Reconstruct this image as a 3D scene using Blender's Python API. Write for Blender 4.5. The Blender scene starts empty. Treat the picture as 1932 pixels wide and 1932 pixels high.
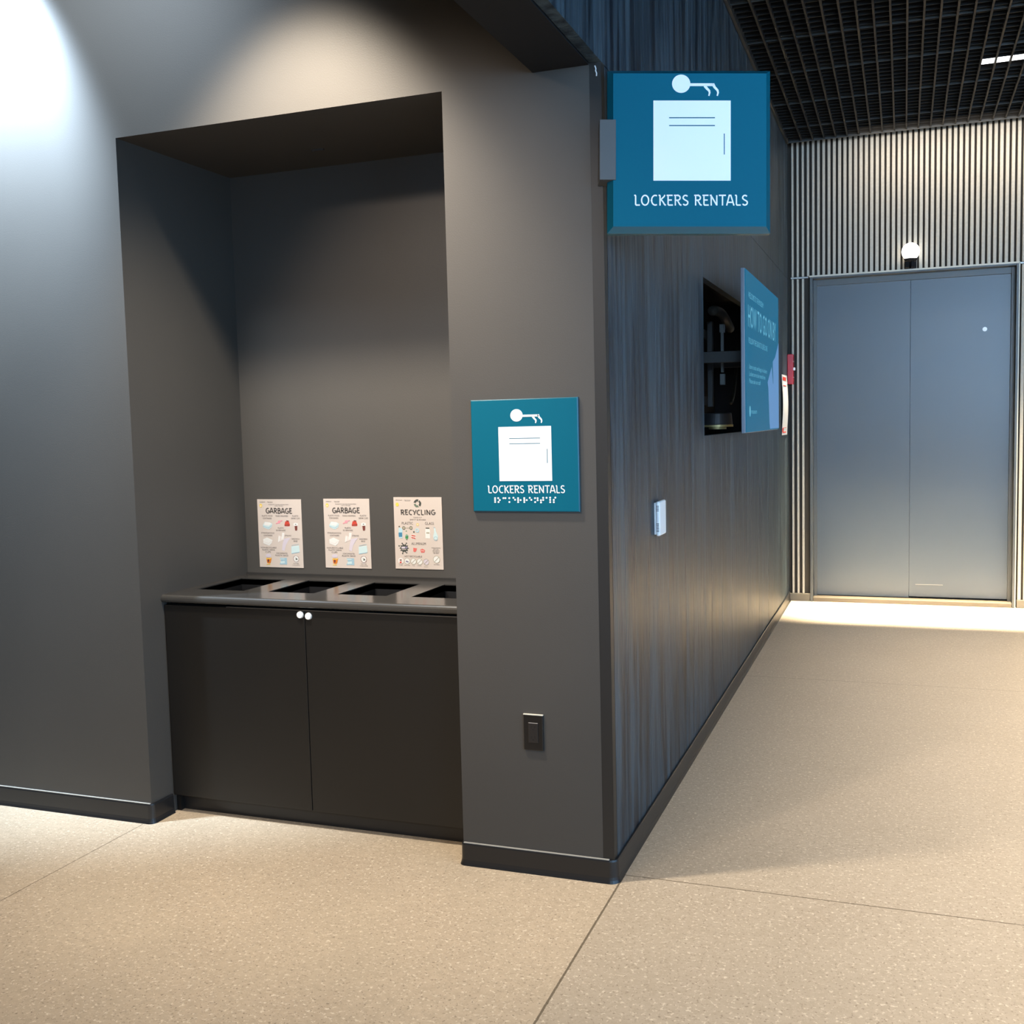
import bpy, bmesh, math, random
from mathutils import Matrix, Vector
random.seed(7)
PI = math.pi
D = bpy.data
C = bpy.context.scene.collection

# ------------------------------------------------------------------ camera
cam_d = D.cameras.new('camera'); cam = D.objects.new('camera', cam_d); C.objects.link(cam)
R_ = Vector((0.93847107, 0.34447852, -0.02462919)); U_ = Vector((-0.00538375, 0.08589881, 0.99628932)); F_ = Vector((-0.34531589, 0.93485611, -0.08246813))
cam.matrix_world = Matrix(((R_.x, U_.x, -F_.x, 0.90473), (R_.y, U_.y, -F_.y, -3.36331), (R_.z, U_.z, -F_.z, 1.55), (0, 0, 0, 1)))
cam_d.sensor_width = 36; cam_d.lens = 2007.27 / 1932 * 36; cam_d.clip_start = .05
bpy.context.scene.camera = cam

# ------------------------------------------------------------------ world, exposure
sc = bpy.context.scene
sc.view_settings.view_transform = 'Standard'; sc.view_settings.look = 'None'
sc.view_settings.gamma = 1; sc.view_settings.use_curve_mapping = False
sc.view_settings.exposure = 0.0
w = D.worlds.new('world'); sc.world = w; w.use_nodes = True
w.node_tree.nodes['Background'].inputs[0].default_value = (.55, .68, .9, 1)
w.node_tree.nodes['Background'].inputs[1].default_value = 0.03

# ------------------------------------------------------------------ lights (out-of-frame lamps and daylight of the hall)
WARM = (1.0, .80, .58); COOL = (.62, .80, 1.0)
def look(o, target):
    o.rotation_euler = (Vector(target) - o.location).to_track_quat('-Z', 'Y').to_euler()
def area(name, loc, target, sx, sy, power, col, spread=180):
    l = D.lights.new(name, 'AREA'); l.shape = 'RECTANGLE'; l.size = sx; l.size_y = sy; l.energy = power; l.color = col
    l.spread = math.radians(spread)
    o = D.objects.new(name, l); C.objects.link(o); o.location = loc; look(o, target); return o
def spot(name, loc, target, power, col, ang, blend, rad):
    l = D.lights.new(name, 'SPOT'); l.energy = power; l.color = col; l.spot_size = math.radians(ang); l.spot_blend = blend; l.shadow_soft_size = rad
    o = D.objects.new(name, l); C.objects.link(o); o.location = loc; look(o, target); return o
area('hall_ceiling_light', (-1.3, -3.2, 4.3), (-1.3, -2.8, 0), 2.2, 1.6, 60, WARM, 104)
area('corridor_ceiling_light', (1.9, -.3, 3.7), (1.9, -.3, 0), 1.6, 10.5, 165, (1, .86, .69), 66)
area('floor_grazer', (1.9, 5.46, 3.73), (1.9, 5.46, 0), 3.4, .03, 250, (1, .86, .62), 21)
area('slat_washer', (2.0, 5.42, 3.72), (2.0, 5.817, 3.30), 2.9, .04, 17, (1, .87, .72), 150)
area('daylight_window', (6.2, -1.0, 2.2), (0, 1.0, 1.6), 5.0, 3.0, 220, (.34, .63, 1.0))
area('daylight_hall', (5.6, -5.6, 2.6), (-1.9, .4, 1.8), 3.0, 2.6, 270, (.32, .63, 1.0))
area('daylight_behind', (3.2, -8.0, 2.8), (1.2, 5.0, 2.4), 4.0, 2.4, 50, (.46, .70, 1.0), 40)
spot('wall_wash_downlight', (-1.08, -.60, 3.36), (-1.08, -.34, 2.70), 420, (1, .88, .72), 78, .8, .07)
spot('track_spot', (-1.55, -2.7, 3.27), (-.80, .0, 1.80), 300, (1, .82, .66), 42, .7, .10)
spot('cool_wall_downlight', (-2.55, -.45, 3.55), (-2.62, 0, 2.95), 1250, COOL, 84, .6, .05)
spot('cool_wall_fill', (-2.0, -1.0, 3.7), (-1.95, 0, 2.9), 230, (.72, .86, 1), 84, 1.0, .25)

# ------------------------------------------------------------------ materials
MATS = {}
def mat(name, col, rough=.5, metal=0, spec=.5, emit=None, es=0, noise=None, bump=None):
    if name in MATS: return MATS[name]
    m = D.materials.new(name); m.use_nodes = True; nt = m.node_tree; b = nt.nodes['Principled BSDF']
    b.inputs['Base Color'].default_value = (*col, 1); b.inputs['Roughness'].default_value = rough; b.inputs['Metallic'].default_value = metal
    b.inputs['Specular IOR Level'].default_value = spec
    if emit: b.inputs['Emission Color'].default_value = (*emit, 1); b.inputs['Emission Strength'].default_value = es
    tc = nt.nodes.new('ShaderNodeTexCoord')
    if noise:   # (scale, amount): mottled colour
        n = nt.nodes.new('ShaderNodeTexNoise'); n.inputs['Scale'].default_value = noise[0]; n.inputs['Detail'].default_value = 5
        nt.links.new(tc.outputs['Object'], n.inputs['Vector'])
        r = nt.nodes.new('ShaderNodeMapRange'); r.inputs[3].default_value = 1 - noise[1]; r.inputs[4].default_value = 1 + noise[1]
        nt.links.new(n.outputs['Fac'], r.inputs[0])
        mx = nt.nodes.new('ShaderNodeVectorMath'); mx.operation = 'SCALE'; mx.inputs[0].default_value = col
        nt.links.new(r.outputs[0], mx.inputs['Scale']); nt.links.new(mx.outputs[0], b.inputs['Base Color'])
    if bump:    # (scale, strength)
        n = nt.nodes.new('ShaderNodeTexNoise'); n.inputs['Scale'].default_value = bump[0]; n.inputs['Detail'].default_value = 3
        nt.links.new(tc.outputs['Object'], n.inputs['Vector'])
        bp = nt.nodes.new('ShaderNodeBump'); bp.inputs['Strength'].default_value = bump[1]; bp.inputs['Distance'].default_value = .002
        nt.links.new(n.outputs['Fac'], bp.inputs['Height']); nt.links.new(bp.outputs[0], b.inputs['Normal'])
    MATS[name] = m; return m

PAINT = mat('charcoal_wall_paint', (.064, .059, .053), .55, spec=.35, noise=(3, .06), bump=(220, .12))
TRIM = mat('dark_trim_paint', (.014, .013, .012), .5)
BEAM = mat('black_beam_paint', (.006, .006, .007), .7, spec=.3)
BLACK = mat('black_recess_paint', (.006, .006, .007), .8, spec=.2)
BASE = mat('black_vinyl_base', (.012, .012, .013), .38)
CAB = mat('black_laminate', (.008, .007, .006), .45, noise=(2, .15))
CTOP = mat('black_satin_countertop', (.035, .033, .031), .16, bump=(90, .05))
LINER = mat('bin_liner_black', (.003, .003, .004), .6)
WHITE = mat('white_plastic', (.85, .86, .87), .35)
SIGN = mat('teal_sign_face', (.0005, .104, .160), .55, spec=.12)
RIM = mat('teal_sign_rim_shade', (.001, .080, .120), .25, spec=.6)  # darker than the face: bevel shade put into the rim colour
SIGNW = mat('white_sign_lettering', (.88, .88, .88), .5)
GREYM = mat('grey_bracket_metal', (.075, .075, .075), .5)
STEEL = mat('brushed_steel', (.35, .35, .36), .35, 1)
DOOR = mat('blue_grey_door_paint', (.060, .076, .095), .36, noise=(1.5, .06))
FRAME = mat('dark_door_frame_metal', (.055, .060, .062), .4)
SLAT = mat('pale_wood_slat', (.44, .40, .33), .7, noise=(60, .18))
SLATB = mat('dark_slat_backing', (.03, .024, .018), .8)
GRID = mat('black_ceiling_grid', (.007, .0065, .006), .6, spec=.3)
VOID = mat('black_ceiling_void', (.004, .004, .004), .9)
LAMP = mat('lamp_diffuser', (.9, .9, .9), .5, emit=(1, .98, .93), es=4)
PAPER = mat('poster_paper', (.56, .48, .42), .55)
INK = mat('poster_ink', (.10, .085, .075), .6)
RED = mat('red_alarm_enamel', (.42, .012, .022), .3)
REDP = mat('red_print', (.75, .06, .03), .5)

def floor_mat():
    m = D.materials.new('polished_speckled_concrete'); m.use_nodes = True; nt = m.node_tree; b = nt.nodes['Principled BSDF']
    N = nt.nodes.new; L = nt.links.new
    tc = N('ShaderNodeTexCoord'); sep = N('ShaderNodeSeparateXYZ'); L(tc.outputs['Object'], sep.inputs[0])
    def math_(op, a, b_=None, c=None):
        n = N('ShaderNodeMath'); n.operation = op
        for i, v in enumerate((a, b_, c)):
            if v is None: continue
            if isinstance(v, (int, float)): n.inputs[i].default_value = v
            else: L(v, n.inputs[i])
        return n.outputs[0]
    def noise(scale, det=4, rough=.6):
        n = N('ShaderNodeTexNoise'); n.inputs['Scale'].default_value = scale; n.inputs['Detail'].default_value = det; n.inputs['Roughness'].default_value = rough
        L(tc.outputs['Object'], n.inputs['Vector']); return n.outputs['Fac']
    def mix(f, a, c):
        n = N('ShaderNodeMix'); n.data_type = 'RGBA'
        if isinstance(f, (int, float)): n.inputs[0].default_value = f
        else: L(f, n.inputs[0])
        for i, v in ((6, a), (7, c)):
            if isinstance(v, tuple): n.inputs[i].default_value = (*v, 1)
            else: L(v, n.inputs[i])
        return n.outputs[2]
    def step(v, lo, hi):
        n = N('ShaderNodeMapRange'); L(v, n.inputs[0]); n.inputs[1].default_value = lo; n.inputs[2].default_value = hi; return n.outputs[0]
    right = math_('GREATER_THAN', sep.outputs[0], .01)
    base = mix(right, (.55, .445, .325), (.49, .41, .315))  # greyer slabs right of the joint, mostly lighting difference put into the colour
    cloud = step(noise(2.2, 5), .3, .7)
    base = mix(math_('MULTIPLY', cloud, .45), base, (.40, .33, .245))
    mott = step(noise(34, 4, .7), .42, .66)
    base = mix(math_('MULTIPLY', mott, .42), base, (.36, .29, .21))
    base = mix(math_('MULTIPLY', step(noise(75, 3, .6), .57, .67), .55), base, (.86, .76, .60))
    base = mix(math_('MULTIPLY', step(noise(110, 2, .6), .60, .68), .75), base, (.22, .17, .12))
    v = N('ShaderNodeTexVoronoi'); v.inputs['Scale'].default_value = 42; L(tc.outputs['Object'], v.inputs['Vector'])
    base = mix(math_('MULTIPLY', math_('LESS_THAN', v.outputs['Distance'], .12), .22), base, (.82, .74, .60))
    wob = math_('MULTIPLY', math_('SUBTRACT', noise(60, 2), .5), .004)
    def line(axis, at, wd, lo=None, hi=None, other=None):
        d = math_('ABSOLUTE', math_('SUBTRACT', math_('ADD', sep.outputs[axis], wob), at))
        l = math_('LESS_THAN', d, wd)
        if lo is not None: l = math_('MULTIPLY', l, math_('GREATER_THAN', sep.outputs[other], lo))
        if hi is not None: l = math_('MULTIPLY', l, math_('LESS_THAN', sep.outputs[other], hi))
        return l
    ln = line(0, .014, .0035, None, .078, 1)
    for a in (line(1, .073, .0026, .012, None, 0), line(0, -1.928, .002, None, -.02, 1), line(1, 3.05, .002, .012, None, 0)):
        ln = math_('MAXIMUM', ln, a)
    base = mix(math_('MULTIPLY', ln, .8), base, (.10, .075, .045))
    L(base, b.inputs['Base Color']); b.inputs['Roughness'].default_value = .42; b.inputs['Specular IOR Level'].default_value = .35
    bp = N('ShaderNodeBump'); bp.inputs['Strength'].default_value = .15; bp.inputs['Distance'].default_value = .002; L(noise(60, 3), bp.inputs['Height']); L(bp.outputs[0], b.inputs['Normal'])
    return m
def wood_mat():
    m = D.materials.new('black_stained_wood_planks'); m.use_nodes = True; nt = m.node_tree; b = nt.nodes['Principled BSDF']
    N = nt.nodes.new; L = nt.links.new
    tc = N('ShaderNodeTexCoord'); mp = N('ShaderNodeMapping'); mp.inputs['Scale'].default_value = (11, 11, .8); L(tc.outputs['Object'], mp.inputs['Vector'])
    n = N('ShaderNodeTexNoise'); n.inputs['Scale'].default_value = 1.6; n.inputs['Detail'].default_value = 7; n.inputs['Roughness'].default_value = .62; n.inputs['Distortion'].default_value = .6; L(mp.outputs[0], n.inputs['Vector'])
    r = N('ShaderNodeValToRGB'); r.color_ramp.elements[0].position = .38; r.color_ramp.elements[0].color = (.006, .010, .016, 1); r.color_ramp.elements[1].position = .62; r.color_ramp.elements[1].color = (.046, .070, .088, 1)
    L(n.outputs['Fac'], r.inputs[0])
    at = N('ShaderNodeAttribute'); at.attribute_name = 'plank'; 
    mr = N('ShaderNodeMapRange'); mr.inputs[3].default_value = .82; mr.inputs[4].default_value = 1.15; L(at.outputs['Fac'], mr.inputs[0])
    sc_ = N('ShaderNodeVectorMath'); sc_.operation = 'SCALE'; L(r.outputs[0], sc_.inputs[0]); L(mr.outputs[0], sc_.inputs['Scale']); L(sc_.outputs[0], b.inputs['Base Color'])
    rr = N('ShaderNodeMapRange'); rr.inputs[3].default_value = .30; rr.inputs[4].default_value = .58; b.inputs['Specular IOR Level'].default_value = .25; L(n.outputs['Fac'], rr.inputs[0]); L(rr.outputs[0], b.inputs['Roughness'])
    mp2 = N('ShaderNodeMapping'); mp2.inputs['Scale'].default_value = (45, 45, 2.2); L(tc.outputs['Object'], mp2.inputs['Vector'])
    n2 = N('ShaderNodeTexNoise'); n2.inputs['Scale'].default_value = 1.5; n2.inputs['Detail'].default_value = 4; L(mp2.outputs[0], n2.inputs['Vector'])
    mp3 = N('ShaderNodeMapping'); mp3.inputs['Scale'].default_value = (9, 9, 1.6); L(tc.outputs['Object'], mp3.inputs['Vector'])
    n3 = N('ShaderNodeTexNoise'); n3.inputs['Scale'].default_value = 1.3; n3.inputs['Detail'].default_value = 3; n3.inputs['Distortion'].default_value = 1.2; L(mp3.outputs[0], n3.inputs['Vector'])
    b3 = N('ShaderNodeBump'); b3.inputs['Strength'].default_value = .5; b3.inputs['Distance'].default_value = .012; L(n3.outputs['Fac'], b3.inputs['Height'])
    bp = N('ShaderNodeBump'); bp.inputs['Strength'].default_value = .3; bp.inputs['Distance'].default_value = .006; L(b3.outputs[0], bp.inputs['Normal']); L(n2.outputs['Fac'], bp.inputs['Height']); L(bp.outputs[0], b.inputs['Normal'])
    return m
FLOOR = floor_mat(); WOOD = wood_mat()

# ------------------------------------------------------------------ helpers
def add_box(bm, x0, x1, y0, y1, z0, z1, mi=0):
    vs = [bm.verts.new((x, y, z)) for x in (x0, x1) for y in (y0, y1) for z in (z0, z1)]
    fs = []
    for f in ((0, 1, 3, 2), (4, 6, 7, 5), (0, 4, 5, 1), (2, 3, 7, 6), (0, 2, 6, 4), (1, 5, 7, 3)):
        fc = bm.faces.new([vs[i] for i in f]); fc.material_index = mi; fs.append(fc)
    return fs
def obj(name, bm, mats, parent=None, loc=(0, 0, 0), rot=(0, 0, 0), bevel=0, smooth=False, seg=2):
    bmesh.ops.recalc_face_normals(bm, faces=bm.faces[:])
    me = D.meshes.new(name); bm.to_mesh(me); bm.free()
    for m in (mats if isinstance(mats, (list, tuple)) else [mats]): me.materials.append(m)
    if smooth:
        for p in me.polygons: p.use_smooth = True
    o = D.objects.new(name, me); C.objects.link(o); o.location = loc; o.rotation_euler = rot
    if parent: o.parent = parent
    if bevel:
        b = o.modifiers.new('bevel', 'BEVEL'); b.width = bevel; b.segments = seg; b.limit_method = 'ANGLE'
    return o
def box(name, dims, m, parent=None, bevel=0, **k):
    bm = bmesh.new(); add_box(bm, *dims); return obj(name, bm, m, parent, bevel=bevel, **k)
def struct(o): o['kind'] = 'structure'; return o
def tag(o, label, cat, group=None):
    o['label'] = label; o['category'] = cat
    if group: o['group'] = group
    return o
def thing(name, loc, rot, label, cat, group=None):
    o = D.objects.new(name, None); C.objects.link(o); o.location = loc; o.rotation_euler = rot; o.empty_display_size = .05
    return tag(o, label, cat, group)
def add_cyl(bm, c, r, h, n=32, axis='z', r2=None, mi=0):
    r2 = r if r2 is None else r2; A = []; B = []
    for i in range(n):
        a = 2 * PI * i / n; u, v = math.cos(a), math.sin(a)
        for lst, rr, t in ((A, r, 0), (B, r2, h)):
            p = {'z': (c[0] + rr * u, c[1] + rr * v, c[2] + t), 'x': (c[0] + t, c[1] + rr * u, c[2] + rr * v), 'y': (c[0] + rr * u, c[1] + t, c[2] + rr * v)}[axis]
            lst.append(bm.verts.new(p))
    fs = [bm.faces.new(A[::-1]), bm.faces.new(B)]
    for i in range(n): fs.append(bm.faces.new((A[i], A[(i + 1) % n], B[(i + 1) % n], B[i])))
    for f in fs: f.material_index = mi
def add_tube(bm, pts, r, n=10, mi=0):
    pts = [Vector(p) for p in pts]; rings = []
    for i, p in enumerate(pts):
        t = (pts[min(i + 1, len(pts) - 1)] - pts[max(i - 1, 0)]).normalized()
        a = t.orthogonal().normalized() if i == 0 else (prev - t * prev.dot(t)).normalized()
        prev = a; b = t.cross(a)
        rings.append([bm.verts.new(p + (a * math.cos(2 * PI * k / n) + b * math.sin(2 * PI * k / n)) * r) for k in range(n)])
    for i in range(len(rings) - 1):
        for k in range(n):
            f = bm.faces.new((rings[i][k], rings[i][(k + 1) % n], rings[i + 1][(k + 1) % n], rings[i + 1][k])); f.material_index = mi
    bm.faces.new(rings[0][::-1]).material_index = mi; bm.faces.new(rings[-1]).material_index = mi
# flat art: drawn in a local XY plane, raised by a hair along +Z
def poly(bm, pts, z=0, mi=0, th=0):
    vs = [bm.verts.new((p[0], p[1], z)) for p in pts]; f = bm.faces.new(vs); f.material_index = mi
    if th:
        vb = [bm.verts.new((p[0], p[1], z - th)) for p in pts]; n = len(pts)
        for i in range(n):
            g = bm.faces.new((vs[i], vs[(i + 1) % n], vb[(i + 1) % n], vb[i])); g.material_index = mi
def disc(bm, cx, cy, rx, z=0, mi=0, ry=None, n=28, th=0):
    ry = ry or rx; poly(bm, [(cx + rx * math.cos(2 * PI * i / n), cy + ry * math.sin(2 * PI * i / n)) for i in range(n)], z, mi, th)
def ringd(bm, cx, cy, r, wd, z=0, mi=0, n=28, a0=0, a1=2 * PI):
    ribbon(bm, [(cx + r * math.cos(a0 + (a1 - a0) * i / n), cy + r * math.sin(a0 + (a1 - a0) * i / n)) for i in range(n + 1)], wd, z, mi)
def ribbon(bm, pts, wd, z=0, mi=0, th=0, taper=None):
    P = [Vector((p[0], p[1])) for p in pts]; n = len(P); Lf = []; Rt = []
    closed = n > 3 and (P[0] - P[-1]).length < 1e-6
    for i in range(n):
        a = P[i] - P[i - 1] if i > 0 else (P[-1] - P[-2] if closed else P[1] - P[0])
        b = P[i + 1] - P[i] if i < n - 1 else (P[1] - P[0] if closed else P[-1] - P[-2])
        a.normalize(); b.normalize()
        na = Vector((-a.y, a.x)); nb = Vector((-b.y, b.x)); m_ = na + nb
        m_ = m_.normalized() if m_.length > .2 else na
        k = min(1 / max(m_.dot(na), .5), 1.6)
        h = wd / 2 * (1 if taper is None else 1 + (taper - 1) * i / (n - 1))
        Lf.append(bm.verts.new((*(P[i] + m_ * h * k), z))); Rt.append(bm.verts.new((*(P[i] - m_ * h * k), z)))
    for i in range(n - 1):
        f = bm.faces.new((Rt[i], Rt[i + 1], Lf[i + 1], Lf[i])); f.material_index = mi
    if th:
        Lb = [bm.verts.new((v.co.x, v.co.y, z - th)) for v in Lf]; Rb = [bm.verts.new((v.co.x, v.co.y, z - th)) for v in Rt]
        for i in range(n - 1):
            for q in ((Lf[i], Lf[i + 1], Lb[i + 1], Lb[i]), (Rt[i + 1], Rt[i], Rb[i], Rb[i + 1])):
                bm.faces.new(q).material_index = mi
        for q in ((Lf[0], Rt[0], Rb[0], Lb[0]), (Rt[-1], Lf[-1], Lb[-1], Rb[-1])): bm.faces.new(q).material_index = mi
def arc(cx, cy, rx, ry, a0, a1, n=14):
    return [(cx + rx * math.cos(math.radians(a0 + (a1 - a0) * i / n)), cy + ry * math.sin(math.radians(a0 + (a1 - a0) * i / n))) for i in range(n + 1)]
# stroke letters, unit height; (advance, strokes); small flags at upper left as on the signs
FL = .07
GL = {
 'L': (.52, [[(.02, .96), (.10, .96), (.13, .90), (.13, .12), (.18, .04), (.46, .04)]]),
 'O': (.74, [arc(.34, .5, .27, .46, 90, 450, 28)]),
 'C': (.62, [arc(.38, .5, .28, .46, 62, 180, 10) + arc(.38, .5, .28, .46, 180, 298, 10)]),
 'K': (.62, [[(.02, .96), (.10, .96), (.13, .90), (.13, .0)], [(.50, 1.0), (.44, .84), (.14, .50)], [(.22, .54), (.36, .34), (.48, .08), (.58, .02)]]),
 'E': (.56, [[(.02, .96), (.48, .96)], [(.13, .96), (.13, .12), (.18, .04), (.50, .04)], [(.13, .52), (.42, .52)]]),
 'R': (.64, [[(.13, 0), (.13, .96)], [(.02, .96), (.30, .96)] + arc(.30, .73, .20, .23, 90, -90, 8) + [(.13, .50)], [(.28, .50), (.38, .30), (.48, .08), (.60, .02)]]),
 'S': (.56, [arc(.27, .73, .18, .23, 35, 180, 8) + [(.10, .66), (.20, .55), (.34, .46), (.44, .36)] + arc(.26, .27, .19, .23, 10, -150, 9)]),
 'N': (.72, [[(.02, .96), (.12, .96), (.13, .90), (.13, .0)], [(.13, .92), (.54, .06)], [(.56, 0), (.56, .97)]]),
 'T': (.56, [[(.0, .96), (.54, .96)], [(.28, .96), (.28, 0)]]),
 'A': (.66, [[(.04, 0), (.24, .96), (.36, .96), (.60, 0)], [(.12, .30), (.52, .30)]]),
 'G': (.70, [arc(.36, .5, .28, .46, 55, 180, 10) + arc(.36, .5, .28, .46, 180, 340, 12) + [(.62, .44), (.36, .44)]]),
 'B': (.62, [[(.12, 0), (.12, .98)], [(.06, .97), (.28, .97)] + arc(.28, .76, .18, .21, 90, -90, 8) + [(.12, .55)], [(.28, .55)] + arc(.30, .29, .22, .26, 90, -90, 8) + [(.08, .02)]]),
 'Y': (.58, [[(.02, .98), (.28, .50)], [(.56, .98), (.20, 0)]]),
 'I': (.30, [[(.14, .98), (.14, 0)]]),
 ' ': (.36, []),
}
def letters(bm, s, x0, x1, y0, h, wd, z, mi=0, th=0, jig=0):
    tot = sum(GL[c][0] for c in s); k = (x1 - x0) / tot; x = x0
    for c in s:
        dy = random.uniform(-jig, jig) * h
        for st in GL[c][1]: ribbon(bm, [(x + px * k, y0 + dy + py * h) for px, py in st], wd, z, mi, th)
        x += GL[c][0] * k
def text(bm, s, x, y, h, z, width=None, mi=0, center=True):
    cu = D.curves.new('t', 'FONT'); cu.body = s; cu.size = 1; cu.resolution_u = 2
    o = D.objects.new('t', cu); C.objects.link(o); bpy.context.view_layer.update()
    me = o.to_mesh(); xs = [v.co.x for v in me.vertices]
    if xs:
        a, b_ = min(xs), max(xs); k = h / .72; kx = width / (b_ - a) if width else k
        m_ = len(bm.verts); vs = [bm.verts.new((x + (v.co.x - (a + b_) / 2 if center else v.co.x - a) * kx, y + v.co.y * k, z)) for v in me.vertices]
        for p in me.polygons:
            try: bm.faces.new([vs[i] for i in p.vertices]).material_index = mi
            except ValueError: pass
    o.to_mesh_clear(); D.objects.remove(o); D.curves.remove(cu)

# ------------------------------------------------------------------ setting
YD = 5.817; ZC = 3.75; ZN = 2.663; XL = -1.897; XR = -.551; ND = .73; ZS = 2.685
bm = bmesh.new(); add_box(bm, -7, 7, -9, 6.4, -.2, 0); struct(obj('floor', bm, FLOOR))
bm = bmesh.new()
add_box(bm, -7, XL, 0, 1.2, 0, 4.5); add_box(bm, XR, -.04, 0, 1.2, 0, 4.5); add_box(bm, XL, XR, 0, 1.2, ZN, 4.5)
add_box(bm, XL, XR, ND, 1.2, 0, ZN)
struct(obj('wall_front', bm, PAINT))
struct(box('trim_1', (-.04, -.001, .0005, .04, 0, ZS), TRIM))
# overhead beam coming towards the viewer from the corner
struct(box('trim_2', (-.229, -.041, -7, -.0005, ZS - .005, 4.5), BEAM))
# plank wall with the recess for the screen
RY0, RY1, RZ0, RZ1 = 1.80, 3.30, 1.47, 2.228
bm = bmesh.new(); lay = None
segs = []; y = .041
edges = [.041, .205, .38, .565, .74, .93, 1.11, 1.29, 1.47, 1.64, 1.80]
while edges[-1] < 3.1: edges.append(edges[-1] + random.choice((.15, .17, .19)))
edges[-1] = 3.30; edges[-2] = 3.13
for e in (3.47, 3.66, 3.83, 4.02, 4.19, 4.36, 4.51, 4.68, 4.80, 4.97, 5.15, 5.32, 5.50, 5.68, 5.816): edges.append(e)
low = [(edges[i], edges[i + 1]) for i in range(len(edges) - 1)]
planks = []
for a, b_ in low:
    if a > RY0 - .01 and b_ < RY1 + .01: planks += [(a, b_, 0, RZ0), (a, b_, RZ1, ZS - .003)]
    else: planks.append((a, b_, 0, ZS - .003))
y = -7.0
while y < YD - .05:
    n = min(y + random.choice((.14, .16, .18, .20)), YD - .001); planks.append((y, n, ZS, 4.45 if y < 0 else 4.45)); y = n
att = []
for a, b_, z0, z1 in planks:
    v = random.random(); g = .0010; dx = random.uniform(-.0007, 0)
    fs = add_box(bm, -.038, dx, a + g, b_ - g, z0, z1); att += [v] * len(fs)
o = obj('wall_side', bm, WOOD); struct(o)
at = o.data.attributes.new('plank', 'FLOAT', 'FACE')
for i, v in enumerate(att): at.data[i].value = v
bk = bmesh.new()
add_box(bk, -.30, -.0385, .05, RY0 - .02, 0, 4.45); add_box(bk, -.30, -.0385, RY1 + .02, 6.2, 0, 4.45)
add_box(bk, -.30, -.0385, RY0 - .02, RY1 + .02, 0, RZ0 - .02); add_box(bk, -.30, -.0385, RY0 - .02, RY1 + .02, RZ1 + .02, 4.45)
add_box(bk, -.30, -.20, RY0 - .02, RY1 + .02, RZ0 - .02, RZ1 + .02)
obj('recess_lining', bk, BLACK, o)
# ceilings
bm = bmesh.new(); add_box(bm, -7, -.229, -9, 0, 4.5, 4.6); add_box(bm, -.229, 7, -9, 6.4, 4.5, 4.6); ce = struct(obj('ceiling', bm, VOID))
bm = bmesh.new(); GX = .91 - .0875 * 9
LX0, LX1, LY0, LY1 = 1.355, 3.0, 4.165, 4.30
k = 0; x = GX - .0875
while x < 5:
    x += .0875
    if x > .02: add_box(bm, x - .0055, x + .0055, -7, 5.66, ZC, ZC + .055)
y = -1.0
while y < 5.64:
    y += .078
    if LY0 - .01 < y < LY1 + .01: add_box(bm, .01, LX0, y - .002, y + .002, ZC + .010, ZC + .050); continue
    add_box(bm, .01, 5, y - .002, y + .002, ZC + .010, ZC + .050)
obj('grid_blades', bm, GRID, ce)
bm = bmesh.new()
for y in (-.65, 0, .65, 1.3, 1.95, 2.6, 3.25, 3.9, 4.6, 5.25): add_box(bm, .01, 5, y - .0018, y + .0018, ZC + .003, ZC + .05)
add_box(bm, .003, .02, -7, 5.66, ZC - .01, ZC + .06); add_box(bm, .01, 5, 5.655, 5.668, ZC - .005, ZC + .07)
obj('grid_rails', bm, mat('grid_rail_metal', (.02, .02, .018), .4), ce)
t = thing('linear_ceiling_light', (LX0, (LY0 + LY1) / 2, ZC + .02), (0, 0, 0), 'white linear light shining through the black open-cell ceiling grid', 'ceiling light')
box('diffuser', (0, LX1 - LX0, -.058, .058, 0, .012), mat('cool_lamp_diffuser', (.9, .9, .9), .5, emit=(1, 1, 1), es=3), t)
box('housing', (-.02, LX1 - LX0 + .02, -.072, .072, .012, .09), GRID, t, bevel=.004)
# back wall: slats with the double door
wb = bmesh.new(); DL, DR, DT = .172, 1.727, 2.695
add_box(wb, -.3, DL, YD + .03, YD + .3, 0, 4.45); add_box(wb, DR, 7, YD + .03, YD + .3, 0, 4.45); add_box(wb, DL, DR, YD + .03, YD + .3, DT, 4.45)
wall_c = struct(obj('wall_back', wb, SLATB))
bm = bmesh.new(); x = .034; P = .0412
while x < 4.6:
    wd = .0125 if x > .5 else .0078 + .0047 * x / .5
    if x + wd < DL - .01 or x - wd > DR + .012:
        add_box(bm, x - wd, x + wd, YD, YD + .03, .065, DT - .012)
    add_box(bm, x - wd, x + wd, YD, YD + .03, DT + .004, 4.2)
    x += P
obj('vertical_slats', bm, SLAT, wall_c, bevel=.003)
bm = bmesh.new(); add_box(bm, .02, DL - .012, YD - .002, YD + .03, DT - .010, DT + .002); add_box(bm, DR + .014, 4.6, YD - .002, YD + .03, DT - .010, DT + .002)
obj('slat_joint_strip', bm, mat('joint_metal', (.30, .29, .27), .4, .6), wall_c)
struct(box('baseboard_back', (.005, DL - .002, YD - .006, YD + .03, 0, .064), mat('brown_grey_base', (.10, .088, .068), .5), bevel=.003))
struct(box('baseboard_right', (DR + .02, 5, YD - .006, YD + .03, 0, .064), MATS['brown_grey_base'], bevel=.003))
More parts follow.
